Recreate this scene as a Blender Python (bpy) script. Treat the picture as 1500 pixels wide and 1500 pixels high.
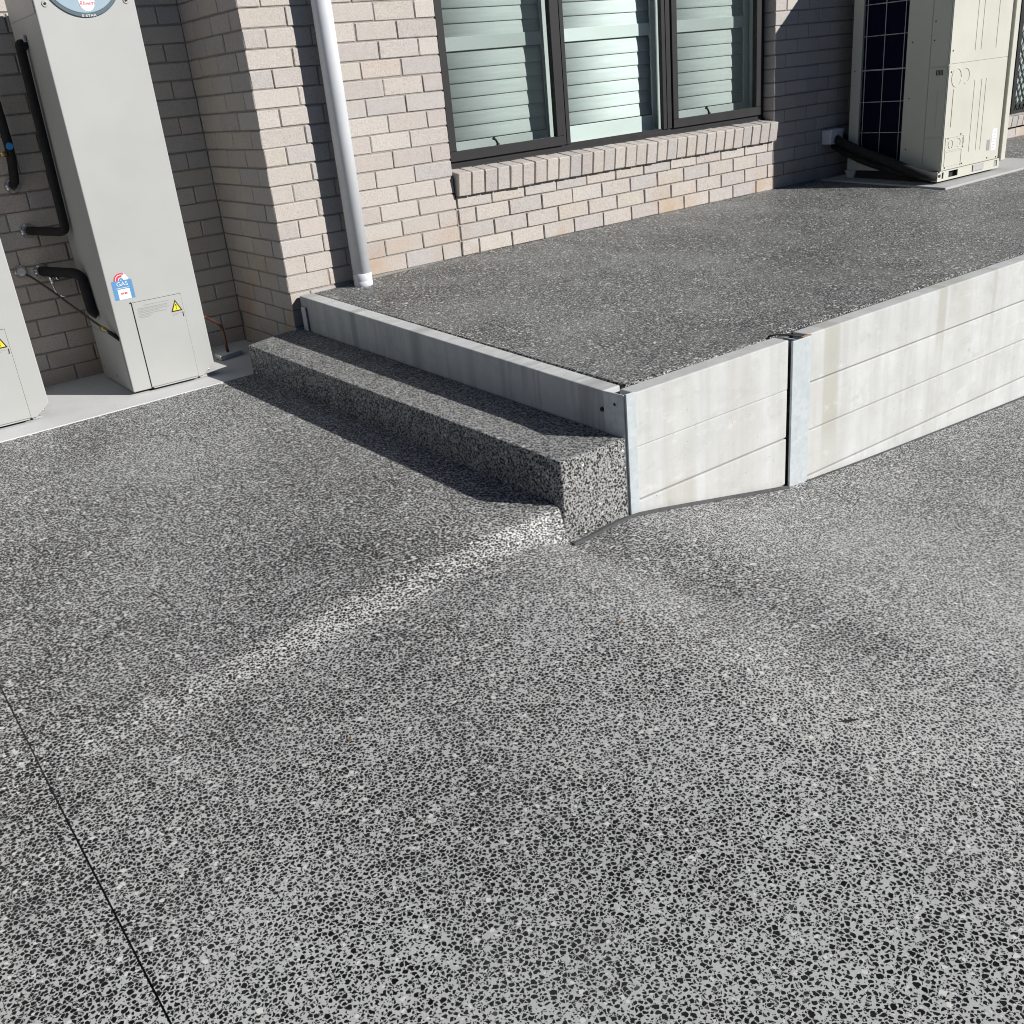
import bpy, bmesh, math, random
from mathutils import Vector, Matrix

random.seed(7)
for o in list(bpy.data.objects):
    bpy.data.objects.remove(o)
scene = bpy.context.scene
COL = scene.collection

# ------------------------------------------------------------------ camera
cam_d = bpy.data.cameras.new('camera')
cam = bpy.data.objects.new('camera', cam_d)
COL.objects.link(cam)
RX = Vector((0.79432, -0.60067, -0.09081))      # image right
RY = Vector((-0.31242, -0.27572, -0.90905))     # image down
RZ = Vector((0.52100, 0.75045, -0.40668))       # view direction
CAM = Vector((-2.038, -4.698, 0.927))
m = Matrix((RX, -RY, -RZ)).transposed().to_4x4()
m.translation = CAM
cam.matrix_world = m
cam_d.sensor_fit = 'HORIZONTAL'
cam_d.sensor_width = 36.0
cam_d.lens = 1443.66 / 1500 * 36.0
cam_d.clip_start = 0.02
cam_d.clip_end = 600
scene.camera = cam
scene.render.resolution_x = 1024
scene.render.resolution_y = 1024

# ------------------------------------------------------------------ light
LIGHT = Vector((-0.74, 1.0, -0.625)).normalized()      # direction sunlight travels
elev = math.asin(-LIGHT.z)
azim = math.atan2(-LIGHT.x, -LIGHT.y)
world = bpy.data.worlds.new('World')
scene.world = world
world.use_nodes = True
wn = world.node_tree.nodes
bg = wn['Background']
sky = wn.new('ShaderNodeTexSky')
sky.sky_type = 'NISHITA'
sky.sun_disc = False
sky.sun_elevation = elev
sky.sun_rotation = azim
sky.air_density = 0.6
sky.dust_density = 0.0
bg.inputs['Strength'].default_value = 0.05
world.node_tree.links.new(sky.outputs[0], bg.inputs['Color'])
sd = bpy.data.lights.new('sun', 'SUN')
sd.energy = 5.0
sd.angle = math.radians(0.5)
sd.color = (1.0, 0.97, 0.93)
sun = bpy.data.objects.new('sun', sd)
sun.rotation_euler = LIGHT.to_track_quat('-Z', 'Y').to_euler()
sun.location = (5, -8, 6)
COL.objects.link(sun)
vs = scene.view_settings
vs.view_transform = 'Standard'
vs.look = 'None'
vs.exposure = 0.2
vs.gamma = 1.0
vs.use_curve_mapping = False
scene.cycles.max_bounces = 8
scene.cycles.diffuse_bounces = 1
scene.cycles.glossy_bounces = 3
scene.cycles.transparent_max_bounces = 16
scene.cycles.filter_width = 1.05

# ------------------------------------------------------------------ material helpers
class NT:
    def __init__(self, name):
        self.m = bpy.data.materials.new(name)
        self.m.use_nodes = True
        self.t = self.m.node_tree
        self.n = self.t.nodes
        self.p = self.n['Principled BSDF']
        self.out = self.n['Material Output']
    def node(self, typ, **kw):
        nd = self.n.new(typ)
        for k, v in kw.items():
            setattr(nd, k, v)
        return nd
    def link(self, a, b):
        self.t.links.new(a, b)
    def put(self, sock, v):
        if isinstance(v, bpy.types.NodeSocket):
            self.link(v, sock)
        else:
            sock.default_value = v
    def math(self, op, a, b=None, c=None, clamp=False):
        nd = self.node('ShaderNodeMath', operation=op, use_clamp=clamp)
        self.put(nd.inputs[0], a)
        if b is not None: self.put(nd.inputs[1], b)
        if c is not None: self.put(nd.inputs[2], c)
        return nd.outputs[0]
    def vmath(self, op, a, b=None):
        nd = self.node('ShaderNodeVectorMath', operation=op)
        self.put(nd.inputs[0], a)
        if b is not None: self.put(nd.inputs[1], b)
        return nd.outputs[0]
    def mix(self, f, a, b):
        nd = self.node('ShaderNodeMix', data_type='RGBA')
        self.put(nd.inputs['Factor'], f)
        self.put(nd.inputs['A'] if False else nd.inputs[6], a)
        self.put(nd.inputs[7], b)
        return nd.outputs[2]
    def ramp(self, v, lo, hi, a=0.0, b=1.0):
        nd = self.node('ShaderNodeMapRange')
        nd.clamp = True
        self.put(nd.inputs[0], v)
        self.put(nd.inputs[1], lo)
        self.put(nd.inputs[2], hi)
        self.put(nd.inputs[3], a)
        self.put(nd.inputs[4], b)
        return nd.outputs[0]
    def noise(self, vec, scale, detail=3.0, rough=0.55):
        nd = self.node('ShaderNodeTexNoise')
        if vec is not None: self.link(vec, nd.inputs['Vector'])
        nd.inputs['Scale'].default_value = scale
        nd.inputs['Detail'].default_value = detail
        nd.inputs['Roughness'].default_value = rough
        return nd
    def pos(self):
        return self.node('ShaderNodeNewGeometry').outputs['Position']
    def obj(self):
        return self.node('ShaderNodeTexCoord').outputs['Object']
    def bump(self, h, strength=0.3, dist=0.002):
        nd = self.node('ShaderNodeBump')
        nd.inputs['Strength'].default_value = strength
        nd.inputs['Distance'].default_value = dist
        self.link(h, nd.inputs['Height'])
        self.link(nd.outputs[0], self.p.inputs['Normal'])

def c4(c, a=1.0):
    return (c[0], c[1], c[2], a)

def plain(name, col, rough=0.5, metal=0.0, spec=0.5, var=0.06, nscale=9.0, bump=0.0, bscale=300.0, coat=0.0):
    t = NT(name)
    p = t.pos()
    n = t.noise(p, nscale, 4.0)
    f = t.ramp(n.outputs['Fac'], 0.3, 0.7)
    a = tuple(max(0, c * (1 - var)) for c in col)
    b = tuple(min(1, c * (1 + var)) for c in col)
    t.link(t.mix(f, c4(a), c4(b)), t.p.inputs['Base Color'])
    t.put(t.p.inputs['Roughness'], t.ramp(n.outputs['Fac'], 0.3, 0.7, rough * 0.88, min(1, rough * 1.12)))
    t.p.inputs['Metallic'].default_value = metal
    t.p.inputs['Specular IOR Level'].default_value = spec
    if coat: t.p.inputs['Coat Weight'].default_value = coat
    if bump:
        b2 = t.noise(p, bscale, 3.0)
        t.bump(b2.outputs['Fac'], bump, 0.001)
    return t.m

def terrazzo(name, dust=0.35, seedv=(0, 0, 0), flat=True, more=0.0, tone=1.0, far_dense=False, pale=0.985, size=88.0):
    """honed exposed-aggregate concrete: black chips, a few white ones, grey matrix"""
    t = NT(name)
    p0 = t.vmath('ADD', t.pos(), seedv)
    if flat:      # lie the chips in the plane of the paving, following its slopes
        sx = t.node('ShaderNodeSeparateXYZ'); t.link(p0, sx.inputs[0])
        cx = t.node('ShaderNodeCombineXYZ')
        t.link(t.math('MULTIPLY_ADD', sx.outputs[2], 0.3, sx.outputs[0]), cx.inputs[0])
        t.link(t.math('MULTIPLY_ADD', sx.outputs[2], 1.3, sx.outputs[1]), cx.inputs[1])
        pv = cx.outputs[0]
    else:
        pv = p0
    dim = '2D' if flat else '3D'
    wob = t.node('ShaderNodeTexNoise', noise_dimensions=dim)
    t.link(pv, wob.inputs['Vector']); wob.inputs['Scale'].default_value = 110.0; wob.inputs['Detail'].default_value = 1.0
    wv = t.vmath('SUBTRACT', wob.outputs['Color'], (0.5, 0.5, 0.5))
    wn_ = t.node('ShaderNodeVectorMath', operation='SCALE')
    t.link(wv, wn_.inputs[0]); wn_.inputs['Scale'].default_value = 0.0085
    p = t.vmath('ADD', pv, wn_.outputs[0])
    big = t.noise(p0, 1.6, 4.0, 0.65)
    dens = t.ramp(big.outputs['Fac'], 0.3, 0.7, 0.032, -0.032)     # patches with fewer or more chips
    dens = t.math('SUBTRACT', dens, more)
    if far_dense:      # chips grow denser towards the house
        sy = t.node('ShaderNodeSeparateXYZ'); t.link(t.pos(), sy.inputs[0])
        dens = t.math('SUBTRACT', dens, t.ramp(t.math('MULTIPLY_ADD', big.outputs['Fac'], 0.6, sy.outputs[1]), -3.3, -1.9, 0.0, 0.058))
    layers = []
    for sc, thr, rng, keep, r0, r1 in ((size, 0.055, 0.14, 0.97, 0.22, 0.56), (size * 1.95, 0.05, 0.14, 0.60, 0.20, 0.50)):
        e = t.node('ShaderNodeTexVoronoi', feature='DISTANCE_TO_EDGE', voronoi_dimensions=dim)
        t.link(p, e.inputs['Vector']); e.inputs['Scale'].default_value = sc
        c = t.node('ShaderNodeTexVoronoi', feature='F1', voronoi_dimensions=dim)
        t.link(p, c.inputs['Vector']); c.inputs['Scale'].default_value = sc
        sp = t.node('ShaderNodeSeparateColor')
        t.link(c.outputs['Color'], sp.inputs[0])
        th = t.math('MULTIPLY_ADD', sp.outputs[1], rng, thr)
        # a stone: its cell shrunk back from the neighbours and rounded off at its own radius
        rad = t.math('SUBTRACT', t.math('MULTIPLY_ADD', t.math('FRACT', t.math('MULTIPLY', sp.outputs[1], 5.7)), r1 - r0, r0), c.outputs['Distance'])
        dd = t.math('MINIMUM', t.math('SUBTRACT', e.outputs['Distance'], th), rad)
        dd = t.math('SUBTRACT', dd, dens)
        inside = t.ramp(dd, -0.02, 0.02)
        on = t.math('LESS_THAN', sp.outputs[0], keep)
        layers.append((t.math('MULTIPLY', inside, on), sp.outputs[2], sp.outputs[0], inside, dd, on))
    # small chips only in the paste between the large ones
    clear = t.ramp(layers[0][4], -0.05, -0.09)
    clear = t.math('MAXIMUM', clear, t.math('SUBTRACT', 1.0, layers[0][5]))
    m1 = t.math('MAXIMUM', layers[0][0], t.math('MULTIPLY', layers[1][0], clear))
    white = t.math('MULTIPLY', layers[0][3], t.math('GREATER_THAN', layers[0][2], pale))
    white = t.math('MAXIMUM', white, t.math('MULTIPLY', layers[1][3], t.math('GREATER_THAN', layers[1][2], 0.975)))
    fine = t.noise(p0, 380.0, 2.0)
    mat = t.mix(t.ramp(fine.outputs['Fac'], 0.3, 0.7), (0.45 * tone, 0.455 * tone, 0.45 * tone, 1), (0.56 * tone, 0.565 * tone, 0.552 * tone, 1))
    mat = t.mix(t.ramp(big.outputs['Fac'], 0.50, 0.75, 0.0, 0.3), mat, (0.27, 0.273, 0.267, 1))
    chip = t.mix(layers[0][1], (0.003, 0.003, 0.0032, 1), (0.014, 0.0142, 0.0145, 1))
    chip = t.mix(t.math('MULTIPLY', t.math('GREATER_THAN', layers[0][1], 0.96), 0.5), chip, (0.11, 0.11, 0.105, 1))
    col = t.mix(m1, mat, chip)
    col = t.mix(white, col, (0.72, 0.71, 0.67, 1))
    dn = t.noise(p0, 2.3, 3.0, 0.62)
    df = t.ramp(dn.outputs['Fac'], 0.45, 0.75, 0.0, dust)
    col = t.mix(df, col, (0.33, 0.335, 0.32, 1))
    t.link(col, t.p.inputs['Base Color'])
    t.put(t.p.inputs['Roughness'], t.mix(m1, (0.65, 0.65, 0.65, 1), (0.45, 0.45, 0.45, 1)))
    t.put(t.p.inputs['Specular IOR Level'], t.ramp(m1, 0, 1, 0.25, 0.12))
    t.bump(fine.outputs['Fac'], 0.3, 0.001)
    return t.m

def brick_mat(name):
    t = NT(name)
    oi = t.node('ShaderNodeObjectInfo')
    r = oi.outputs['Random']
    p = t.pos()
    cr = t.node('ShaderNodeValToRGB')
    el = cr.color_ramp.elements
    el[0].position = 0.0; el[0].color = (0.458, 0.419, 0.384, 1)
    el[1].position = 1.0; el[1].color = (0.500, 0.461, 0.414, 1)
    for ps, c in ((0.15, (0.517, 0.470, 0.431)), (0.30, (0.449, 0.403, 0.379)), (0.44, (0.427, 0.403, 0.398)),
                  (0.56, (0.543, 0.504, 0.461)), (0.68, (0.499, 0.445, 0.409)), (0.80, (0.460, 0.432, 0.412)), (0.92, (0.497, 0.436, 0.378))):
        e = cr.color_ramp.elements.new(ps); e.color = c4(c)
    big = t.noise(p, 0.9, 3.0)
    t.link(t.math('FRACT', t.math('ADD', t.math('MULTIPLY', r, 7.31), t.math('MULTIPLY', big.outputs['Fac'], 0.25))), cr.inputs[0])
    # speckle
    sp = t.noise(p, 150.0, 3.0, 0.8)
    col = t.mix(t.ramp(sp.outputs['Fac'], 0.53, 0.66, 0, 0.65), cr.outputs[0], (0.19, 0.17, 0.155, 1))
    col = t.mix(t.ramp(sp.outputs['Fac'], 0.45, 0.30, 0, 0.65), col, (0.70, 0.66, 0.60, 1))
    md = t.noise(p, 26.0, 4.0)
    col = t.mix(t.ramp(md.outputs['Fac'], 0.35, 0.7, 0.0, 0.28), col, (0.56, 0.52, 0.47, 1))
    # clay-coloured splash staining on low courses
    sepn = t.node('ShaderNodeSeparateXYZ'); t.link(p, sepn.inputs[0])
    st = t.noise(p, 3.2, 4.0)
    low = t.ramp(sepn.outputs[2], 0.0, 0.26, 1.0, 0.0)
    f = t.math('MULTIPLY', low, t.ramp(st.outputs['Fac'], 0.48, 0.68, 0, 0.65))
    col = t.mix(f, col, (0.44, 0.29, 0.17, 1))
    t.link(col, t.p.inputs['Base Color'])
    t.p.inputs['Roughness'].default_value = 0.88
    t.p.inputs['Specular IOR Level'].default_value = 0.25
    h = t.math('ADD', sp.outputs['Fac'], t.math('MULTIPLY', md.outputs['Fac'], 1.3))
    t.bump(h, 0.45, 0.0016)
    return t.m

def sleeper_mat(name, damp=False):
    t = NT(name)
    p = t.pos()
    oi = t.node('ShaderNodeObjectInfo')
    mp = t.node('ShaderNodeMapping'); t.link(p, mp.inputs[0])
    mp.inputs['Scale'].default_value = (9.0, 9.0, 0.55)
    streak = t.noise(mp.outputs[0], 1.6, 5.0, 0.65)
    mp2 = t.node('ShaderNodeMapping'); t.link(p, mp2.inputs[0])
    mp2.inputs['Scale'].default_value = (2.6, 2.6, 0.35)
    wide = t.noise(mp2.outputs[0], 1.35, 1.5, 0.4)
    cl = t.noise(p, 7.0, 5.0, 0.6)
    col = t.mix(t.ramp(cl.outputs['Fac'], 0.3, 0.7), (0.52, 0.53, 0.525, 1), (0.62, 0.63, 0.622, 1))
    col = t.mix(t.ramp(streak.outputs['Fac'], 0.44, 0.66, 0, 0.5), col, (0.44, 0.44, 0.425, 1))
    col = t.mix(t.ramp(wide.outputs['Fac'], 0.60, 0.66, 0, 0.22), col, (0.42, 0.41, 0.36, 1))
    sx = t.node('ShaderNodeSeparateXYZ'); t.link(p, sx.inputs[0])
    wx = t.math('MULTIPLY_ADD', t.math('SUBTRACT', streak.outputs['Fac'], 0.5), 0.05, sx.outputs[0])
    for xc, hw, amt, zlo, zhi in ((1.225, 0.060, 0.62, -0.62, -0.50), (2.005, 0.034, 0.60, -0.40, -0.25), (2.43, 0.02, 0.4, -0.35, -0.28), (0.36, 0.09, 0.45, -0.45, -0.50), (2.15, 0.10, 0.25, -0.35, -0.27), (4.1, 0.06, 0.5, -0.6, -0.5)):
        band = t.ramp(t.math('ABSOLUTE', t.math('SUBTRACT', wx, xc)), hw, hw * 0.72)       # water run marks
        band = t.math('MULTIPLY', band, t.ramp(sx.outputs[2], zlo, zhi, 0.35, 1.0))
        col = t.mix(t.math('MULTIPLY', band, amt), col, (0.40, 0.395, 0.33, 1))
    mp3 = t.node('ShaderNodeMapping'); t.link(p, mp3.inputs[0])
    mp3.inputs['Scale'].default_value = (5.0, 5.0, 9.0)
    mp3.inputs['Rotation'].default_value = (0, 0.5, 0)
    sc_ = t.noise(mp3.outputs[0], 1.3, 6.0, 0.75)
    col = t.mix(t.ramp(sc_.outputs['Fac'], 0.55, 0.70, 0, 0.55), col, (0.42, 0.42, 0.40, 1))
    col = t.mix(t.ramp(sc_.outputs['Fac'], 0.42, 0.30, 0, 0.6), col, (0.68, 0.685, 0.675, 1))
    edge = t.noise(p, 15.0, 4.0, 0.7)
    col = t.mix(t.ramp(edge.outputs['Fac'], 0.62, 0.75, 0, 0.45), col, (0.33, 0.33, 0.315, 1))
    pv = t.node('ShaderNodeTexVoronoi'); t.link(p, pv.inputs['Vector']); pv.inputs['Scale'].default_value = 42.0
    ps = t.node('ShaderNodeSeparateColor'); t.link(pv.outputs['Color'], ps.inputs[0])
    hole = t.math('LESS_THAN', pv.outputs['Distance'], t.math('MULTIPLY', t.math('GREATER_THAN', ps.outputs[0], 0.86), t.math('MULTIPLY', ps.outputs[1], 0.10)))
    col = t.mix(t.math('MULTIPLY', hole, 0.75), col, (0.14, 0.135, 0.125, 1))
    if damp:      # dark water marks run down this wall
        mp4 = t.node('ShaderNodeMapping'); t.link(p, mp4.inputs[0])
        mp4.inputs['Scale'].default_value = (0.0, 4.2, 0.25)
        dm = t.noise(mp4.outputs[0], 1.5, 4.0, 0.6)
        col = t.mix(t.ramp(dm.outputs['Fac'], 0.50, 0.60, 0, 0.55), col, (0.27, 0.275, 0.27, 1))
    r = oi.outputs['Random']
    col = t.mix(t.math('MULTIPLY', r, 0.18), col, (0.40, 0.40, 0.38, 1))
    t.link(col, t.p.inputs['Base Color'])
    t.p.inputs['Roughness'].default_value = 0.82
    t.p.inputs['Specular IOR Level'].default_value = 0.25
    fn = t.noise(p, 180.0, 4.0)
    t.bump(t.math('ADD', fn.outputs['Fac'], edge.outputs['Fac']), 0.25, 0.0015)
    return t.m

def galv_mat(name):
    t = NT(name)
    p = t.pos()
    v = t.node('ShaderNodeTexVoronoi'); t.link(p, v.inputs['Vector']); v.inputs['Scale'].default_value = 48.0
    n = t.noise(p, 22.0, 4.0, 0.65)
    sp = t.node('ShaderNodeSeparateColor'); t.link(v.outputs['Color'], sp.inputs[0])
    f = t.math('ADD', t.math('MULTIPLY', sp.outputs[0], 0.4), t.math('MULTIPLY', t.ramp(n.outputs['Fac'], 0.3, 0.7), 0.6))
    t.link(t.mix(f, (0.46, 0.51, 0.535, 1), (0.63, 0.675, 0.69, 1)), t.p.inputs['Base Color'])
    t.p.inputs['Metallic'].default_value = 0.25
    t.put(t.p.inputs['Roughness'], t.ramp(f, 0, 1, 0.6, 0.42))
    t.bump(n.outputs['Fac'], 0.15, 0.001)
    return t.m

def slab_mat(name, k=1.0):
    t = NT(name)
    p = t.pos()
    a = t.noise(p, 3.0, 5.0, 0.6)
    b = t.noise(p, 60.0, 4.0, 0.7)
    col = t.mix(t.ramp(a.outputs['Fac'], 0.3, 0.7), (0.60 * k, 0.605 * k, 0.60 * k, 1), (0.70 * k, 0.70 * k, 0.69 * k, 1))
    col = t.mix(t.ramp(b.outputs['Fac'], 0.55, 0.8, 0, 0.35), col, (0.36, 0.36, 0.35, 1))
    t.link(col, t.p.inputs['Base Color'])
    t.p.inputs['Roughness'].default_value = 0.8
    t.bump(b.outputs['Fac'], 0.3, 0.0015)
    return t.m

def glass_mat(name, tint=(0.936, 0.970, 0.960)):
    t = NT(name)
    t.n.remove(t.p)
    tr = t.node('ShaderNodeBsdfTransparent'); tr.inputs[0].default_value = c4(tint)
    gl = t.node('ShaderNodeBsdfGlossy'); gl.inputs['Roughness'].default_value = 0.02
    gl.inputs['Color'].default_value = (0.9, 0.95, 0.95, 1)
    lw = t.node('ShaderNodeLayerWeight'); lw.inputs[0].default_value = 0.5
    f5 = t.math('POWER', lw.outputs['Facing'], 5.0)
    fac = t.math('MULTIPLY_ADD', f5, 0.9, 0.035)
    mx = t.node('ShaderNodeMixShader')
    t.link(fac, mx.inputs[0]); t.link(tr.outputs[0], mx.inputs[1]); t.link(gl.outputs[0], mx.inputs[2])
    t.link(mx.outputs[0], t.out.inputs['Surface'])
    return t.m

def screen_mat(name):
    """insect screen: fine woven threads, finer than a pixel, as an even partial cover"""
    t = NT(name)
    t.n.remove(t.p)
    tr = t.node('ShaderNodeBsdfTransparent')
    df = t.node('ShaderNodeBsdfDiffuse'); df.inputs[0].default_value = (0.06, 0.065, 0.065, 1)
    mx = t.node('ShaderNodeMixShader'); mx.inputs[0].default_value = 0.13
    t.link(tr.outputs[0], mx.inputs[1]); t.link(df.outputs[0], mx.inputs[2])
    t.link(mx.outputs[0], t.out.inputs['Surface'])
    return t.m

M = {}
M['ground'] = terrazzo('honed_aggregate_drive', 0.08, far_dense=True, tone=1.05, pale=0.978, more=0.006)
M['terrace'] = terrazzo('honed_aggregate_terrace', 0.34, (3.3, 1.7, 0.4), more=0.09, tone=0.78, pale=0.960)
M['step'] = terrazzo('honed_aggregate_step', 0.10, (1.3, 7.7, 2.4), flat=False, more=0.10, tone=0.76, size=112.0)
M['brick'] = brick_mat('pale_brick')
M['mortar'] = plain('mortar', (0.30, 0.275, 0.245), 0.92, var=0.12, nscale=40, bump=0.4, bscale=250)
M['sleeper'] = sleeper_mat('concrete_sleeper')
M['sleeper_damp'] = sleeper_mat('concrete_sleeper_damp', True)
M['galv'] = galv_mat('galvanised_steel')
M['slab'] = slab_mat('slab_concrete')
M['slab_grey'] = slab_mat('slab_concrete_grey', 0.66)
M['foam'] = plain('joint_foam', (0.085, 0.087, 0.09), 0.9, var=0.25, nscale=30)
M['jointblack'] = plain('joint_sealant', (0.012, 0.012, 0.013), 0.7)
M['frame'] = plain('charcoal_aluminium', (0.023, 0.022, 0.024), 0.55, spec=0.25, var=0.1, nscale=14)
M['frame_dark'] = plain('black_seal', (0.012, 0.012, 0.012), 0.6)
M['glass'] = glass_mat('window_glass')
M['screen'] = screen_mat('insect_screen')
M['shutter'] = plain('white_shutter', (0.78, 0.80, 0.79), 0.8, spec=0.15, var=0.03, nscale=5)
def louvre_mat():
    t = NT('white_louvre')
    p = t.pos()
    mp = t.node('ShaderNodeMapping'); t.link(p, mp.inputs[0])
    mp.inputs['Scale'].default_value = (4.0, 30.0, 55.0)
    n = t.noise(mp.outputs[0], 1.0, 4.0, 0.6)
    t.link(t.mix(t.ramp(n.outputs['Fac'], 0.35, 0.65), (0.72, 0.745, 0.735, 1), (0.82, 0.84, 0.83, 1)), t.p.inputs['Base Color'])
    t.p.inputs['Roughness'].default_value = 0.85
    t.p.inputs['Specular IOR Level'].default_value = 0.15
    t.bump(n.outputs['Fac'], 0.3, 0.001)
    return t.m
M['louvre'] = louvre_mat()
M['room'] = plain('light_block_dark', (0.05, 0.055, 0.055), 0.9)
M['pipe'] = plain('grey_pvc', (0.70, 0.725, 0.75), 0.42, var=0.04, nscale=6)
M['heater'] = plain('heater_enamel', (0.43, 0.435, 0.42), 0.48, var=0.025, nscale=4)
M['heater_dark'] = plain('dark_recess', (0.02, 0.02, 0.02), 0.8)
M['lagging'] = plain('black_lagging', (0.010, 0.010, 0.011), 0.85, var=0.2, nscale=60, bump=0.4, bscale=120)
M['chrome'] = plain('chrome', (0.72, 0.72, 0.73), 0.16, metal=1.0)
M['brass'] = plain('brass', (0.50, 0.38, 0.16), 0.4, metal=0.8)
M['copper'] = plain('copper', (0.20, 0.10, 0.07), 0.45, metal=0.7)
M['cable'] = plain('brown_cable', (0.06, 0.045, 0.035), 0.6)
M['blue'] = plain('label_blue', (0.10, 0.28, 0.52), 0.5, var=0.03)
M['white'] = plain('label_white', (0.80, 0.80, 0.80), 0.5, var=0.02)
M['red'] = plain('label_red', (0.62, 0.06, 0.08), 0.5, var=0.03)
M['yellow'] = plain('sign_yellow', (0.86, 0.70, 0.03), 0.5, var=0.03)
M['black'] = plain('print_black', (0.015, 0.015, 0.015), 0.55)
M['print'] = plain('print_grey', (0.30, 0.30, 0.30), 0.6)
M['badge'] = plain('badge_blue_grey', (0.34, 0.44, 0.51), 0.35, var=0.03)
M['badge_rim'] = plain('badge_rim', (0.10, 0.14, 0.165), 0.35, var=0.04)
M['bluecap'] = plain('blue_cap', (0.02, 0.20, 0.52), 0.4)
M['cream'] = plain('cream_enamel', (0.58, 0.575, 0.50), 0.45, var=0.025, nscale=5)
M['cream_line'] = plain('cream_shadow_gap', (0.25, 0.245, 0.215), 0.6)
M['coil'] = plain('coil_fin', (0.004, 0.005, 0.034), 0.6, spec=0.2, var=0.15, nscale=40)
M['wire'] = plain('grille_wire', (0.55, 0.55, 0.52), 0.5)
M['rust'] = plain('rust', (0.36, 0.25, 0.15), 0.9, var=0.3, nscale=40)
M['leaf'] = plain('dry_leaf', (0.28, 0.16, 0.06), 0.8, var=0.3, nscale=60)
M['darkbit'] = plain('dark_debris', (0.015, 0.013, 0.012), 0.8)
M['pane_reflection'] = plain('pale_pane_reflection', (0.55, 0.58, 0.58), 0.9)

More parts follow.
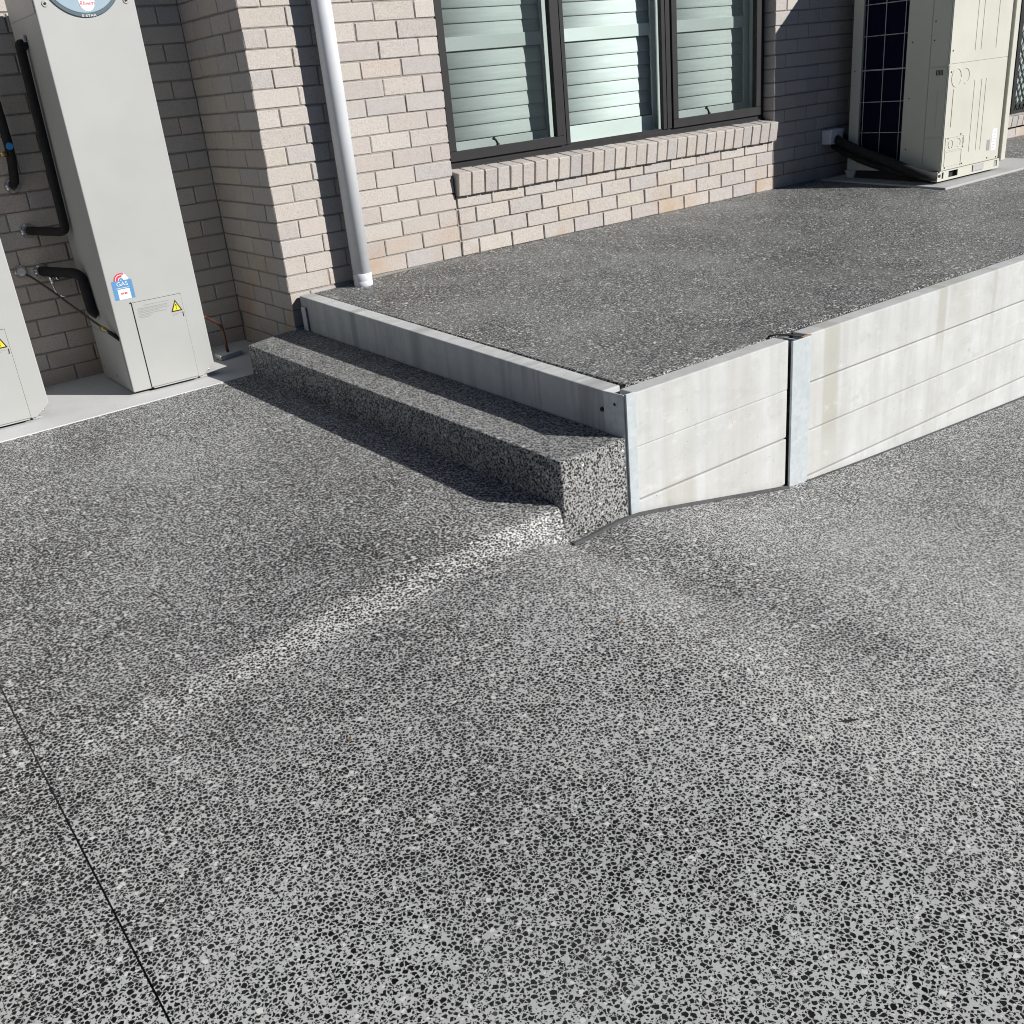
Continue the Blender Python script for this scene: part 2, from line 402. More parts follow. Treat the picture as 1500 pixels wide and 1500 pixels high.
# ------------------------------------------------------------------ mesh helpers
class B:
    """collects shapes; build() links them as ONE mesh object"""
    def __init__(self):
        self.bm = bmesh.new()
    def box(self, x0, x1, y0, y1, z0, z1, bevel=0.0, seg=1, mat=None):
        r = bmesh.ops.create_cube(self.bm, size=1.0)
        vs_ = r['verts']
        for v in vs_:
            v.co = Vector((x0 + (v.co.x + .5) * (x1 - x0), y0 + (v.co.y + .5) * (y1 - y0), z0 + (v.co.z + .5) * (z1 - z0)))
        if bevel:
            es = list({e for v in vs_ for e in v.link_edges})
            rb = bmesh.ops.bevel(self.bm, geom=es, offset=bevel, segments=seg, profile=0.5, affect='EDGES')
            vs_ = list({v for f in rb['faces'] for v in f.verts})
        if mat is not None:
            bmesh.ops.transform(self.bm, matrix=mat, verts=[v for v in vs_ if v.is_valid])
        return self
    def prism(self, pts, axis, a, b, bevel=0.0, seg=1):
        """pts: 2D polygon in the plane normal to axis; extruded from a to b"""
        def mk(p, d):
            if axis == 'y': return Vector((p[0], d, p[1]))
            if axis == 'x': return Vector((d, p[0], p[1]))
            return Vector((p[0], p[1], d))
        va = [self.bm.verts.new(mk(p, a)) for p in pts]
        vb = [self.bm.verts.new(mk(p, b)) for p in pts]
        fs = [self.bm.faces.new(va), self.bm.faces.new(list(reversed(vb)))]
        n = len(pts)
        for i in range(n):
            fs.append(self.bm.faces.new((va[i], vb[i], vb[(i + 1) % n], va[(i + 1) % n])))
        bmesh.ops.recalc_face_normals(self.bm, faces=fs)
        if bevel:
            es = list({e for f in fs for e in f.edges})
            bmesh.ops.bevel(self.bm, geom=es, offset=bevel, segments=seg, profile=0.5, affect='EDGES')
        return self
    def hull(self, top, bot, bevel=0.0, seg=1):
        """prism between two same-length 3D loops"""
        va = [self.bm.verts.new(Vector(p)) for p in top]
        vb = [self.bm.verts.new(Vector(p)) for p in bot]
        fs = [self.bm.faces.new(va), self.bm.faces.new(list(reversed(vb)))]
        n = len(top)
        for i in range(n):
            fs.append(self.bm.faces.new((va[i], vb[i], vb[(i + 1) % n], va[(i + 1) % n])))
        bmesh.ops.recalc_face_normals(self.bm, faces=fs)
        if bevel:
            es = list({e for f in fs for e in f.edges})
            bmesh.ops.bevel(self.bm, geom=es, offset=bevel, segments=seg, profile=0.5, affect='EDGES')
        return self
    def tube(self, pts, r, n=14, cap=True, fillet=0.0):
        pts = [Vector(p) for p in pts]
        if fillet:
            q = [pts[0]]
            for i in range(1, len(pts) - 1):
                a, b, c = pts[i - 1], pts[i], pts[i + 1]
                d1 = (a - b); d2 = (c - b)
                f = min(fillet, d1.length * .45, d2.length * .45)
                s = b + d1.normalized() * f; e = b + d2.normalized() * f
                for k in range(7):
                    u = k / 6
                    q.append((1 - u) ** 2 * s + 2 * u * (1 - u) * b + u * u * e)
            q.append(pts[-1]); pts = q
        rings = []
        up = Vector((0.13, 0.21, 0.97)).normalized()
        for i, p in enumerate(pts):
            t = (pts[min(i + 1, len(pts) - 1)] - pts[max(i - 1, 0)]).normalized()
            s = t.cross(up)
            if s.length < 1e-3: s = t.cross(Vector((1, 0, 0)))
            s.normalize(); u = s.cross(t).normalized()
            rr = r[i] if isinstance(r, (list, tuple)) else r
            rings.append([self.bm.verts.new(p + (s * math.cos(2 * math.pi * k / n) + u * math.sin(2 * math.pi * k / n)) * rr) for k in range(n)])
        fs = []
        for i in range(len(rings) - 1):
            for k in range(n):
                f = self.bm.faces.new((rings[i][k], rings[i][(k + 1) % n], rings[i + 1][(k + 1) % n], rings[i + 1][k]))
                f.smooth = True; fs.append(f)
        if cap:
            fs.append(self.bm.faces.new(rings[0])); fs.append(self.bm.faces.new(rings[-1]))
        bmesh.ops.recalc_face_normals(self.bm, faces=fs)
        return self
    def lathe(self, prof, origin, axis, n=24):
        """prof: (radius, height) along axis from origin"""
        o = Vector(origin); ax = Vector(axis).normalized()
        s = ax.cross(Vector((0.3, 0.9, 0.31))).normalized(); u = s.cross(ax).normalized()
        rings = []
        for r, h in prof:
            rings.append([self.bm.verts.new(o + ax * h + (s * math.cos(2 * math.pi * k / n) + u * math.sin(2 * math.pi * k / n)) * max(r, 1e-5)) for k in range(n)])
        fs = []
        for i in range(len(rings) - 1):
            for k in range(n):
                f = self.bm.faces.new((rings[i][k], rings[i][(k + 1) % n], rings[i + 1][(k + 1) % n], rings[i + 1][k]))
                f.smooth = True; fs.append(f)
        fs.append(self.bm.faces.new(rings[0])); fs.append(self.bm.faces.new(rings[-1]))
        bmesh.ops.recalc_face_normals(self.bm, faces=fs)
        return self
    def mesh(self, name, mat):
        me = bpy.data.meshes.new(name)
        self.bm.to_mesh(me); self.bm.free()
        me.materials.append(mat)
        return me
    def build(self, name, mat, parent=None):
        o = bpy.data.objects.new(name, self.mesh(name, mat))
        return link(o, parent)

def link(o, parent=None):
    COL.objects.link(o)
    if parent is not None:
        o.parent = parent
        o.matrix_parent_inverse = ROOTINV.get(parent.name, Matrix.Identity(4))
    return o

ROOTINV = {}
def empty(name, loc, label, cat, group=None):
    e = bpy.data.objects.new(name, None)
    e.location = loc
    e.empty_display_size = 0.1
    COL.objects.link(e)
    ROOTINV[e.name] = Matrix.Translation(Vector(loc)).inverted()
    tag(e, label, cat, group)
    return e

def tag(o, label=None, cat=None, group=None, kind=None):
    if label: o['label'] = label
    if cat: o['category'] = cat
    if group: o['group'] = group
    if kind: o['kind'] = kind
    return o

def text_mesh(name, body, size, mat, mtx, parent, shear=0.0, extrude=0.0003, arc=None):
    cu = bpy.data.curves.new(name + '_curve', 'FONT')
    cu.body = body; cu.size = size; cu.extrude = extrude; cu.shear = shear
    cu.align_x = 'CENTER'; cu.align_y = 'CENTER'
    tmp = bpy.data.objects.new(name + '_tmp', cu)
    COL.objects.link(tmp)
    dg = bpy.context.evaluated_depsgraph_get()
    me = bpy.data.meshes.new_from_object(tmp.evaluated_get(dg))
    bpy.data.objects.remove(tmp); bpy.data.curves.remove(cu)
    me.name = name
    if arc:
        for v in me.vertices:      # bend the line of text round a circle (letters stand on the lower arc)
            a = v.co.x / arc
            r = arc - v.co.y
            v.co.x = r * math.sin(a); v.co.y = arc - r * math.cos(a)
    me.transform(mtx)
    me.materials.clear(); me.materials.append(mat)
    o = bpy.data.objects.new(name, me)
    return link(o, parent)

# ------------------------------------------------------------------ levels
YE = -2.34                     # line of the retaining wall face and the paving ridge
def lerp(a, b, t): return a + (b - a) * t
def clamp(v, a=0.0, b=1.0): return max(a, min(b, v))
def sst(t): t = clamp(t); return t * t * (3 - 2 * t)
def table(x, tb):
    if x <= tb[0][0]: return tb[0][1]
    for (a, za), (b, zb) in zip(tb, tb[1:]):
        if x <= b: return lerp(za, zb, (x - a) / (b - a))
    return tb[-1][1]
FT = [(-2.6, -0.516), (-1.9, -0.519), (-1.5, -0.507), (-1.0, -0.468), (-0.6, -0.452), (-0.45, -0.454), (-0.32, -0.478), (-0.22, -0.522), (-0.19, -0.530), (0.1, -0.536),
      (0.23, -0.560), (0.5, -0.616), (0.75, -0.668), (0.96, -0.708), (1.4, -0.741), (1.9, -0.767), (2.8, -0.812), (5, -0.90), (9, -0.98)]
def z_front(x, y):
    d = clamp((YE - y) / 2.4)
    s = 0.35 * d
    z = 0.0
    for k in (-2, -1, 0, 1, 2):
        z += table(x + k * s * 0.5, FT) / 5
    return z - 0.012 * max(0.0, min(4.0, YE - y))
def z_left(x, y):
    z = -0.331 + 0.032 * (min(y, 0.0) + 0.055)
    g = sst((-0.62 - x) / 1.25); h = sst((-0.35 - y) / 1.95)
    return z - 0.100 * g * h
def z_ground(x, y):
    u = clamp((-0.2 - x) / 1.6)
    v = clamp((-0.26 - x) / 0.4)
    yt = YE + 0.006 + 0.03 * u; yb = YE - 0.032 - 0.055 * v
    w = sst((x + 0.207) / 0.02) * 0.10
    yt += w; yb += w
    t = clamp((y - yb) / (yt - yb)); t = 0.5 * t + 0.5 * sst(t)
    return lerp(z_front(x, y), z_left(x, y), t)
def z_terr(x, y):
    z0 = lerp(-0.016, 0.010, clamp(x / 1.06))
    return lerp(z0, -0.101, -y / 2.34)

def heightfield(name, xs, ys, fn, mat, skip=None, skirt=None):
    vs_, fs = [], []
    nx = len(xs)
    for y in ys:
        for x in xs:
            vs_.append((x, y, fn(x, y)))
    for j in range(len(ys) - 1):
        for i in range(nx - 1):
            if skip and skip(xs[i], xs[i + 1], ys[j], ys[j + 1]): continue
            a = j * nx + i
            fs.append((a, a + 1, a + nx + 1, a + nx))
    me = bpy.data.meshes.new(name)
    me.from_pydata(vs_, [], fs); me.update()
    for p in me.polygons: p.use_smooth = True
    me.materials.append(mat)
    o = bpy.data.objects.new(name, me)
    return link(o)

def frange(a, b, s):
    n = max(1, int(round((b - a) / s)))
    return [a + (b - a) * i / n for i in range(n + 1)]
def uniq(l):
    l = sorted(l); r = [l[0]]
    for v in l[1:]:
        if v - r[-1] > 1e-4: r.append(v)
    return r

# ------------------------------------------------------------------ ground
XJ = -1.894
xs = uniq([-60, -30, -15, -9, -6, -4.5, -3.5, -3, -2.6] + frange(-2.4, -1.93, 0.06) + [XJ - 0.002, XJ + 0.002] + frange(-1.86, 3.2, 0.05) + [-0.215, -0.207, -0.200, -0.193, -0.187, 3.6, 4, 5, 6.5, 9, 15, 30, 60])
ys = uniq([-60, -30, -15, -10, -8, -7, -6.2, -5.5, -5, -4.6] + frange(-4.4, -2.5, 0.1) + frange(-2.50, -2.26, 0.01) + frange(-2.2, 0.8, 0.1) + [1.2, 4, 15, 40])
drive = heightfield('driveway_paving', xs, ys, z_ground, M['ground'],
                    skip=lambda a, b, c, d: (abs(a - (XJ - .002)) < 1e-4))
tag(drive, 'dark honed aggregate paving sloping past the retaining wall', None, kind='structure')
del drive['label']
jb = heightfield('control_joint', [XJ - .006, XJ + .006], [y for y in ys if -16 < y < 0.5], lambda x, y: z_ground(x, y) - 0.006, M['jointblack'])
jb.parent = drive

# grey foam strip between paving and the wall foot
def ribbon(name, pts, w, h, mat, parent):
    b = B()
    for (x0, y0), (x1, y1) in zip(pts, pts[1:]):
        d = Vector((x1 - x0, y1 - y0, 0)).normalized(); n = Vector((-d.y, d.x, 0)) * w / 2
        z0 = z_ground(x0, y0 - .02); z1 = z_ground(x1, y1 - .02)
        lo = [Vector((x0, y0, z0 - .03)), Vector((x1, y1, z1 - .03))]
        q = [lo[0] - n, lo[1] - n, lo[1] + n, lo[0] + n]
        tz = [z0 + h, z1 + h, z1 + h, z0 + h]
        top = [Vector((p.x, p.y, tz[i])) for i, p in enumerate(q)]
        b.hull(top, q)
    o = b.build(name, mat); o.parent = parent
    return o
ribbon('joint_strip', [(-0.20, YE - .048), (-0.12, YE - .040), (-0.03, YE - .026), (0.05, YE - .018), (0.14, YE - .016), (0.25, YE - .013), (0.4, YE - .010), (0.6, YE - .008), (0.95, YE - .012)], 0.013, 0.010, M['foam'], drive)
ribbon('joint_strip', [(1.07, YE - .010), (1.5, YE - .006), (2.2, YE - .006), (3.4, YE - .006)], 0.008, 0.003, M['foam'], drive)

# terrace
def sw_out(y): return lerp(0.043, 0.103, -y / 2.34)        # outer face of the short sleeper wall
tx = [0.0]
vs_, fs = [], []
uvals = frange(0, 1, 0.05)
ysT = frange(YE + 0.092, -0.002, 0.09)
XT = uniq(frange(0.0, 3.0, 0.15) + frange(3.0, 9.0, 0.5) + [14])
for y in ysT:
    xl = sw_out(y) + 0.092
    for k, x in enumerate(XT):
        xx = max(x, 0) + (xl if k == 0 else xl * max(0, 1 - x / 0.5))
        vs_.append((xx, y, z_terr(xx, y)))
nx = len(XT)
nr = len(ysT)
for j in range(nr - 1):
    for i in range(nx - 1):
        a = j * nx + i
        fs.append((a, a + 1, a + nx + 1, a + nx))
# skirt down the open edges
base = len(vs_)
edge = [i for i in range(nx)][::-1] + [j * nx for j in range(1, nr)]
for e in edge:
    x, y, z = vs_[e]; vs_.append((x, y, z - 0.09))
for k in range(len(edge) - 1):
    fs.append((edge[k], edge[k + 1], base + k + 1, base + k))
me = bpy.data.meshes.new('terrace_paving'); me.from_pydata(vs_, [], fs); me.update()
me.materials.append(M['terrace'])
terrace = link(bpy.data.objects.new('terrace_paving', me)); tag(terrace, kind='structure')
# strip of paving in front of the pier, left of the short wall's inner side
b = B()
b.hull([(0.05, -0.002, -0.018), (0.137, -0.002, -0.016), (0.137, -0.012, -0.017), (0.05, -0.012, -0.018)],
       [(0.05, -0.002, -0.25), (0.137, -0.002, -0.25), (0.137, -0.012, -0.25), (0.05, -0.012, -0.25)])
o = b.build('joint_filler', M['foam']); o.parent = terrace

# slabs
b = B()
pz = -0.328
b.hull([(-3.2, -0.155, pz), (-0.310, -0.050, pz), (-0.300, -0.045, pz), (-0.010, 0.046, pz), (-0.010, 0.715, pz), (-3.2, 0.715, pz)],
       [(-3.2, -0.155, -0.45), (-0.310, -0.050, -0.45), (-0.300, -0.045, -0.45), (-0.010, 0.046, -0.45), (-0.010, 0.715, -0.45), (-3.2, 0.715, -0.45)], 0.0015)
hs = b.build('heater_slab', M['slab']); tag(hs, kind='structure')
b = B()
az = -0.016
AS = [(4.225, -0.985, az - .008), (5.65, -0.955, az - .006), (5.65, -0.03, .018), (4.18, -0.03, .016)]
b.hull(AS, [(x, y, -0.12) for x, y, z in AS], 0.003)
as_ = b.build('equipment_slab', M['slab_grey']); tag(as_, kind='structure')

# unseen barrier added behind the camera so the window mirrors no bright horizon
b = B()
for i in range(64):
    x0 = -22 + i * 1.0
    b.box(x0, x0 + .994, -9.65 - .02 * (i % 2), -9.62 - .02 * (i % 2), -1.2, 2.2)
added_horizon_fence = b.build('added_horizon_fence', plain('added_fence_grey', (0.10, 0.105, 0.11), 0.6))
tag(added_horizon_fence, kind='structure')

# ------------------------------------------------------------------ concrete step
def tread(y): return lerp(-0.177, -0.247, -y / 2.34)
def stepx(y): return lerp(-0.293, -0.190, (-y - .06) / 2.28)
top = [(stepx(-.06), -.060, tread(-.06)), (-.170, -.018, tread(0)), (-.006, .030, tread(0)), (-.006, -.004, tread(0)), (sw_out(0) - .003, -.004, tread(0)),
       (sw_out(YE) - .004, YE + .001, tread(YE)), (stepx(YE), YE + .001, tread(YE))]
bot = [(x, y, -0.60) for x, y, z in top]
b = B()
b.hull(top, bot, 0.007, 3)
step = b.build('concrete_step', M['step'])
tag(step, 'long low honed aggregate step below the short grey sleeper edging', 'step')

# ------------------------------------------------------------------ retaining wall
rw = empty('retaining_wall', (0.1, YE, -0.54), 'pale concrete sleeper retaining wall with galvanised steel posts', 'retaining wall')
TOPZ = -0.095
def sleeper(x0, x1, z1, h=0.2, y0=YE, th=0.078):
    b = B()
    dy = random.uniform(-.0015, .0022)
    b.box(x0, x1, y0 + .004 + dy, y0 + th, z1 - h + random.uniform(.0008, .0028), z1 - .0012, 0.005, 2)
    return b.build('sleeper', M['sleeper'], rw)
for k in range(3):
    sleeper(0.150, 0.957, TOPZ - 0.003 * (k == 0) - k * 0.2 + (0.003 if k else 0) - 0.003 * k)
sleeper(0.150, 0.957, TOPZ - 0.606)
for k in range(4):
    sleeper(1.070, 3.05, TOPZ - 0.006 - k * 0.2015)
for k in range(4):
    sleeper(3.17, 5.15, TOPZ - 0.010 - k * 0.2015)
def post(x0, x1, parent, ztop):
    b = B()
    b.box(x0, x1, YE - .007, YE + .003, -1.2, ztop, 0.0015)
    xm = (x0 + x1) / 2
    b.box(xm - .004, xm + .004, YE + .0035, YE + .083, -1.2, ztop - .008)
    b.box(x0, x1, YE + .0835, YE + .0915, -1.2, ztop - .008)
    return b.build('post', M['galv'], parent)
p2 = post(0.969, 1.082, rw, TOPZ - .012)
post(3.055, 3.165, rw, TOPZ - .012)
# black fill painting the shadow gap beside the middle post
b = B(); b.box(0.9575, 0.9685, YE + .012, YE + .07, -1.2, TOPZ - .02)
b.build('shadow_gap_fill', M['jointblack'], rw)
# corner post: angle section, one leg on each face
b = B()
b.box(0.106, 0.1485, YE - .004, YE + .004, -1.1, TOPZ + .002, 0.001)
cp = b.build('corner_post', M['galv'], rw)
b = B(); b.box(1.03, 1.082, YE - .0055, YE + .008, TOPZ - .0115, TOPZ - .0085)
b.build('rust_edge', M['rust'], rw)
b = B(); b.tube([(0.935, YE + .085, TOPZ + .002), (0.965, YE + .070, TOPZ + .006), (0.99, YE + .035, TOPZ + .004), (1.03, YE + .004, TOPZ - .005)], 0.0035, 8)
b.build('tie_wire', M['jointblack'], rw)
# short wall along the step
def swpt(y, off, z): return (sw_out(y) + off, y, z)
y0s, y1s = -0.014, YE + 0.105
tz0, tz1 = -0.008, TOPZ - 0.003
for k in range(2):
    h = 0.2
    b = B()
    t0, t1 = tz0 - k * h, tz1 - k * h
    b.hull([swpt(y0s, 0, t0), swpt(y0s, .079, t0), swpt(y1s, .079, t1), swpt(y1s, 0, t1)],
           [swpt(y0s, 0, t0 - h + .003), swpt(y0s, .079, t0 - h + .003), swpt(y1s, .079, t1 - h + .003), swpt(y1s, 0, t1 - h + .003)], 0.0045, 2)
    b.build('sleeper', M['sleeper_damp'], rw)
b = B()
b.hull([swpt(y1s - .002, -.003, TOPZ - .002), swpt(y1s - .002, .004, TOPZ - .002), swpt(YE + .0045, .004, TOPZ), swpt(YE + .0045, -.003, TOPZ)],
       [swpt(y1s - .002, -.003, -1.1), swpt(y1s - .002, .004, -1.1), swpt(YE + .0045, .004, -1.1), swpt(YE + .0045, -.003, -1.1)], 0.001)
plate = b.build('corner_plate', M['galv'], rw)
b = B(); b.lathe([(.006, 0), (.006, .0012)], (sw_out(YE) - .0034, YE + .048, -0.135), (-1, 0, 0), 14)
b.build('bolt_hole', M['jointblack'], plate)
b = B(); b.lathe([(.008, 0), (.008, .005), (.005, .006)], (sw_out(YE) - .004, YE + .112, -0.165), (-1, 0, 0), 10)
b.build('bolt', M['frame'], plate)
b = B()
b.box(0.034, 0.0405, -.075, -.028, -.19, -.06, 0.001)
b.build('end_bracket', M['galv'], rw)
# foam strip behind the sleepers
b = B()
b.box(0.19, 3.05, YE + .0795, YE + .0905, -0.3, TOPZ - .012)
b.build('joint_strip', M['foam'], rw)

# ------------------------------------------------------------------ house
house = empty('brick_house', (1.0, 0.05, 0.0), 'pale brick house wall with wide window and shaded corner recess', 'house')
MODX, PZ, BH, JT = 1.055 / 4.5, 0.086, 0.0795, 0.0066
Z0 = 0.010
BD = 0.5 * 1.055 / 4.5 - 0.0066
_bc = {}
def brick_mesh(L, D, H, var):
    key = (round(L, 3), round(D, 3), round(H, 3), var)
    if key in _bc: return _bc[key]
    rnd = random.Random(hash(key) & 0xffff)
    b = B()
    b.box(-L / 2, L / 2, -D / 2, D / 2, -H / 2, H / 2, 0.0028 + 0.0008 * var)
    for v in b.bm.verts:
        v.co += Vector((rnd.uniform(-.0013, .0013), rnd.uniform(-.0008, .0008), rnd.uniform(-.0012, .0012)))
    me = b.mesh('brick', M['brick'])
    _bc[key] = me
    return me
stuff = {}
def brick(parent, x0, x1, y0, y1, z0, z1, single=True):
    L, D, H = x1 - x0, y1 - y0, z1 - z0
    c = Vector(((x0 + x1) / 2, (y0 + y1) / 2, (z0 + z1) / 2))
    if single:
        me = brick_mesh(L, D, H, random.randrange(3))
        o = bpy.data.objects.new('brick', me)
        o.location = c + Vector((random.uniform(-.0012, .0012), random.uniform(-.0015, .0015), random.uniform(-.0012, .0012)))
        COL.objects.link(o); o.parent = parent
        return o
    stuff.setdefault(parent.name, (parent, []))[1].append((c, L, D, H))

# mortar cores (the wall parts)
XO0, XO1, ZW0, ZW1 = 1.055, 3.705, 0.354, 2.12       # window opening
X20, X21, Z20, Z21 = 6.66, 8.2, 0.186, 2.12           # screened window further right
WT = 2.62
b = B()
g = 0.006
b.box(g, XO0 - g, g, .3, -.5, WT)
b.box(XO0 + .002, XO1 - .002, g, .095, -.5, ZW0 - .03)
b.box(XO1 + g, X20 - g, g, .3, -.5, WT)
b.box(X20, X21, g, .095, -.5, Z20 - .1)
b.box(X21 + g, 10.9, g, .3, -.5, WT)
b.box(XO0 - g + .001, XO1 + g - .001, g + .001, .3, ZW1 + g, WT - .001)
b.box(X20 - g + .001, X21 + g - .001, g + .001, .3, Z21 + g, WT - .001)
front = b.build('front_wall', M['mortar'])
front.parent = house; front.matrix_parent_inverse = ROOTINV['brick_house']
ret_b = B(); ret_b.box(g, .35, .302, .85, -.6, WT - .002)
retw = ret_b.build('return_wall', M['mortar'], house)
rec_b = B(); rec_b.box(-6, g, .72 + g, .85, -.6, WT - .004)
recw = rec_b.build('recess_wall', M['mortar'], house)

KTOP = 16     # rows up to this one are built brick by brick
KALL = 29
for k in range(-2, KALL):
    z0 = Z0 + k * PZ; z1 = z0 + BH
    one = k <= KTOP
    even = (k % 2 == 0)
    # pier + wall left of window
    x = 0.0
    first = True
    segs = []
    if even:
        segs = [(i * MODX, i * MODX + MODX - JT) for i in range(4)] + [(4 * MODX, XO0)]
    else:
        segs = [(0.5 * MODX + i * MODX, 0.5 * MODX + (i + 1) * MODX - JT) for i in range(4)]
        segs[-1] = (segs[-1][0], XO0)
    for (a, c) in segs:
        if k < 0 and a > 0.3: continue
        if z1 < -0.02 and a > 0.2: continue
        brick(front, a, c, 0.0, BD, z0, z1, one)
    # return wall (faces left): corner brick alternates
    if even:
        rs = [(0.5 * MODX + i * MODX, 0.5 * MODX + (i + 1) * MODX - JT) for i in range(3)]
        rs[-1] = (rs[-1][0], 0.722)
    else:
        rs = [(i * MODX, i * MODX + MODX - JT) for i in range(3)] + [(3 * MODX, 0.722)]
    for (a, c) in rs:
        if c - a < 0.012: continue
        brick(retw, 0.0, BD + .0, a, c, z0, z1, one)
    # wall right of window
    x = XO1 + (0 if even else -0.5 * MODX)
    while x < 10.8:
        a, c = max(x, XO1), x + MODX - JT
        x += MODX
        for (p, q) in ((a, c),):
            if q > X20 and p < X21 and Z20 < z1 and z0 < Z21:
                if p < X20 - .03: q = X20
                elif q > X21 + .03: p = X21
                else: continue
            if k < 0: continue
            brick(front, p, q, 0.0, BD, z0, z1, one and p < 4.62)
    # over the windows
    if z0 > ZW1:
        x = XO0 + JT + (0 if even else -.5 * MODX)
        while x < XO1 - .02:
            brick(front, max(x, XO0 + JT), min(x + MODX - JT, XO1 - JT), 0, BD, z0, z1, False)
            x += MODX
for k in range(-4, KALL):       # rows below the front wall's first row, return only, and the recess
    z0 = Z0 + k * PZ; z1 = z0 + BH
    even = (k % 2 == 0)
    if k < -2:
        rs = [(0.5 * MODX + i * MODX, 0.5 * MODX + (i + 1) * MODX - JT) for i in range(3)] if even else [(i * MODX, i * MODX + MODX - JT) for i in range(3)]
        if even: brick(front, 0, MODX - JT, 0, BD, z0, z1, True)
        for (a, c) in rs: brick(retw, 0.0, BD, a, min(c, .722), z0, z1)
    x = -0.002 - (0 if even else 0.5 * MODX)
    if not even: brick(recw, -0.002 - 0.5 * MODX + JT, -0.002, .72, .72 + BD, z0, z1, k <= KTOP)
    while x > -5.9:
        brick(recw, x - MODX + JT, x, .72, .72 + BD, z0, z1, k <= KTOP and x > -1.5)
        x -= MODX
# panel under the window: own joint at its left end, slightly proud
for k in range(0, 4):
    z0 = Z0 + k * PZ; z1 = z0 + BH
    even = (k % 2 == 0)
    x = XO0 + 0.012 - (0.5 * MODX if even else 0.0)
    while x < XO1 - 0.03:
        a, c = max(x, XO0 + 0.012), min(x + MODX - JT, XO1 - JT)
        x += MODX
        if c - a < 0.03: continue
        brick(front, a, c, -0.003, BD - .01, z0, z1 if k < 3 else z1 - .004)
for k, i in ((1, 2), (1, 6), (1, 10), (2, 3), (0, 5)):
    off = -0.5 * MODX if k % 2 == 0 else 0.0
    xw = XO0 + 0.012 + off + i * MODX - JT / 2
    if xw > XO1 - .1: continue
    b = B(); b.box(xw - JT / 2 + .0006, xw + JT / 2 - .0006, 0.0012, 0.0056, Z0 + k * PZ + .002, Z0 + k * PZ + BH - .002)
    b.build('weep_hole', M['jointblack']).parent = front
for k in range(0, 1):
    x = X20 + .01
    while x < X21:
        brick(front, x, min(x + MODX - JT, X21 - .01), -0.003, BD - .01, Z0, Z0 + BH)
        x += MODX
# the many bricks out of frame: one mesh per wall
for nm, (par, lst) in stuff.items():
    vs_, fs = [], []
    for c, L, D, H in lst:
        n0 = len(vs_)
        for sx in (-1, 1):
            for sy in (-1, 1):
                for sz in (-1, 1):
                    vs_.append((c.x + sx * L / 2, c.y + sy * D / 2, c.z + sz * H / 2))
        for f in ((0, 1, 3, 2), (4, 6, 7, 5), (0, 4, 5, 1), (2, 3, 7, 6), (0, 2, 6, 4), (1, 5, 7, 3)):
            fs.append(tuple(n0 + i for i in f))
    me = bpy.data.meshes.new('upper_bricks'); me.from_pydata(vs_, [], fs); me.update()
    me.materials.append(M['brick'])
    o = bpy.data.objects.new('upper_bricks', me); COL.objects.link(o); o.parent = par
    tag(o, kind='stuff')
# parts under wall parts: front_wall etc. sit at the world origin through the parent inverse

# window sill: tilted bricks on edge
def sill(x0, x1, n, ztop, name, depth=0.17, yf=-0.045, hgt=0.121):
    b = B()
    b.box(x0 + .012, x1 - .012, yf + .030, .080, ztop - hgt + .035, ztop - .008)
    s = b.build(name, M['mortar'], house)
    p = (x1 - x0) / n
    for i in range(n):
        me = brick_mesh(p - 0.006, depth, hgt, random.randrange(3))
        o = bpy.data.objects.new('brick', me)
        th = math.radians(8)
        # top front edge at (yf, ztop): rotate about X
        cy = yf + depth / 2 * math.cos(th) + hgt / 2 * math.sin(th) * 0.9
        cz = ztop + depth / 2 * math.sin(th) - hgt / 2 * math.cos(th)
        o.location = (x0 + (i + .5) * p + random.uniform(-.0008, .0008), cy + random.uniform(-.002, .002), cz + random.uniform(-.0015, .0015))
        o.rotation_euler = (th, 0, 0)
        COL.objects.link(o); o.parent = s
    return s
sill(1.062, 3.703, 30, 0.449, 'window_sill', depth=0.125)
sill(6.672, 8.19, 17, 0.186, 'window_sill', depth=0.125, hgt=0.085)

# ---------------------------------------------------------------- main window
YF = 0.085
win_b = B()
zb = 0.462
win_b.box(1.061, 3.699, YF, .108, zb, zb + .040, 0.002)                      # bottom rail
win_b.box(1.061, 3.699, YF - .012, YF - .001, zb - .004, zb + .016, 0.001)   # drip step
win_b.box(1.061, 3.699, YF, .108, 2.07, 2.115, 0.002)
win_b.box(1.061, 1.103, YF, .108, zb + .041, 2.069, 0.002)
win_b.box(3.657, 3.699, YF, .108, zb + .041, 2.069, 0.002)
window = win_b.build('window', M['frame'], house)
for x0, x1 in ((1.912, 1.968), (2.737, 2.812)):
    b = B()
    b.box(x0, x1, YF - .006, .108, zb + .041, 2.069, 0.002)
    b.box((x0 + x1) / 2 - .004, (x0 + x1) / 2 + .004, YF - .010, YF - .0065, zb + .041, 2.069)
    b.build('mullion', M['frame'], window)
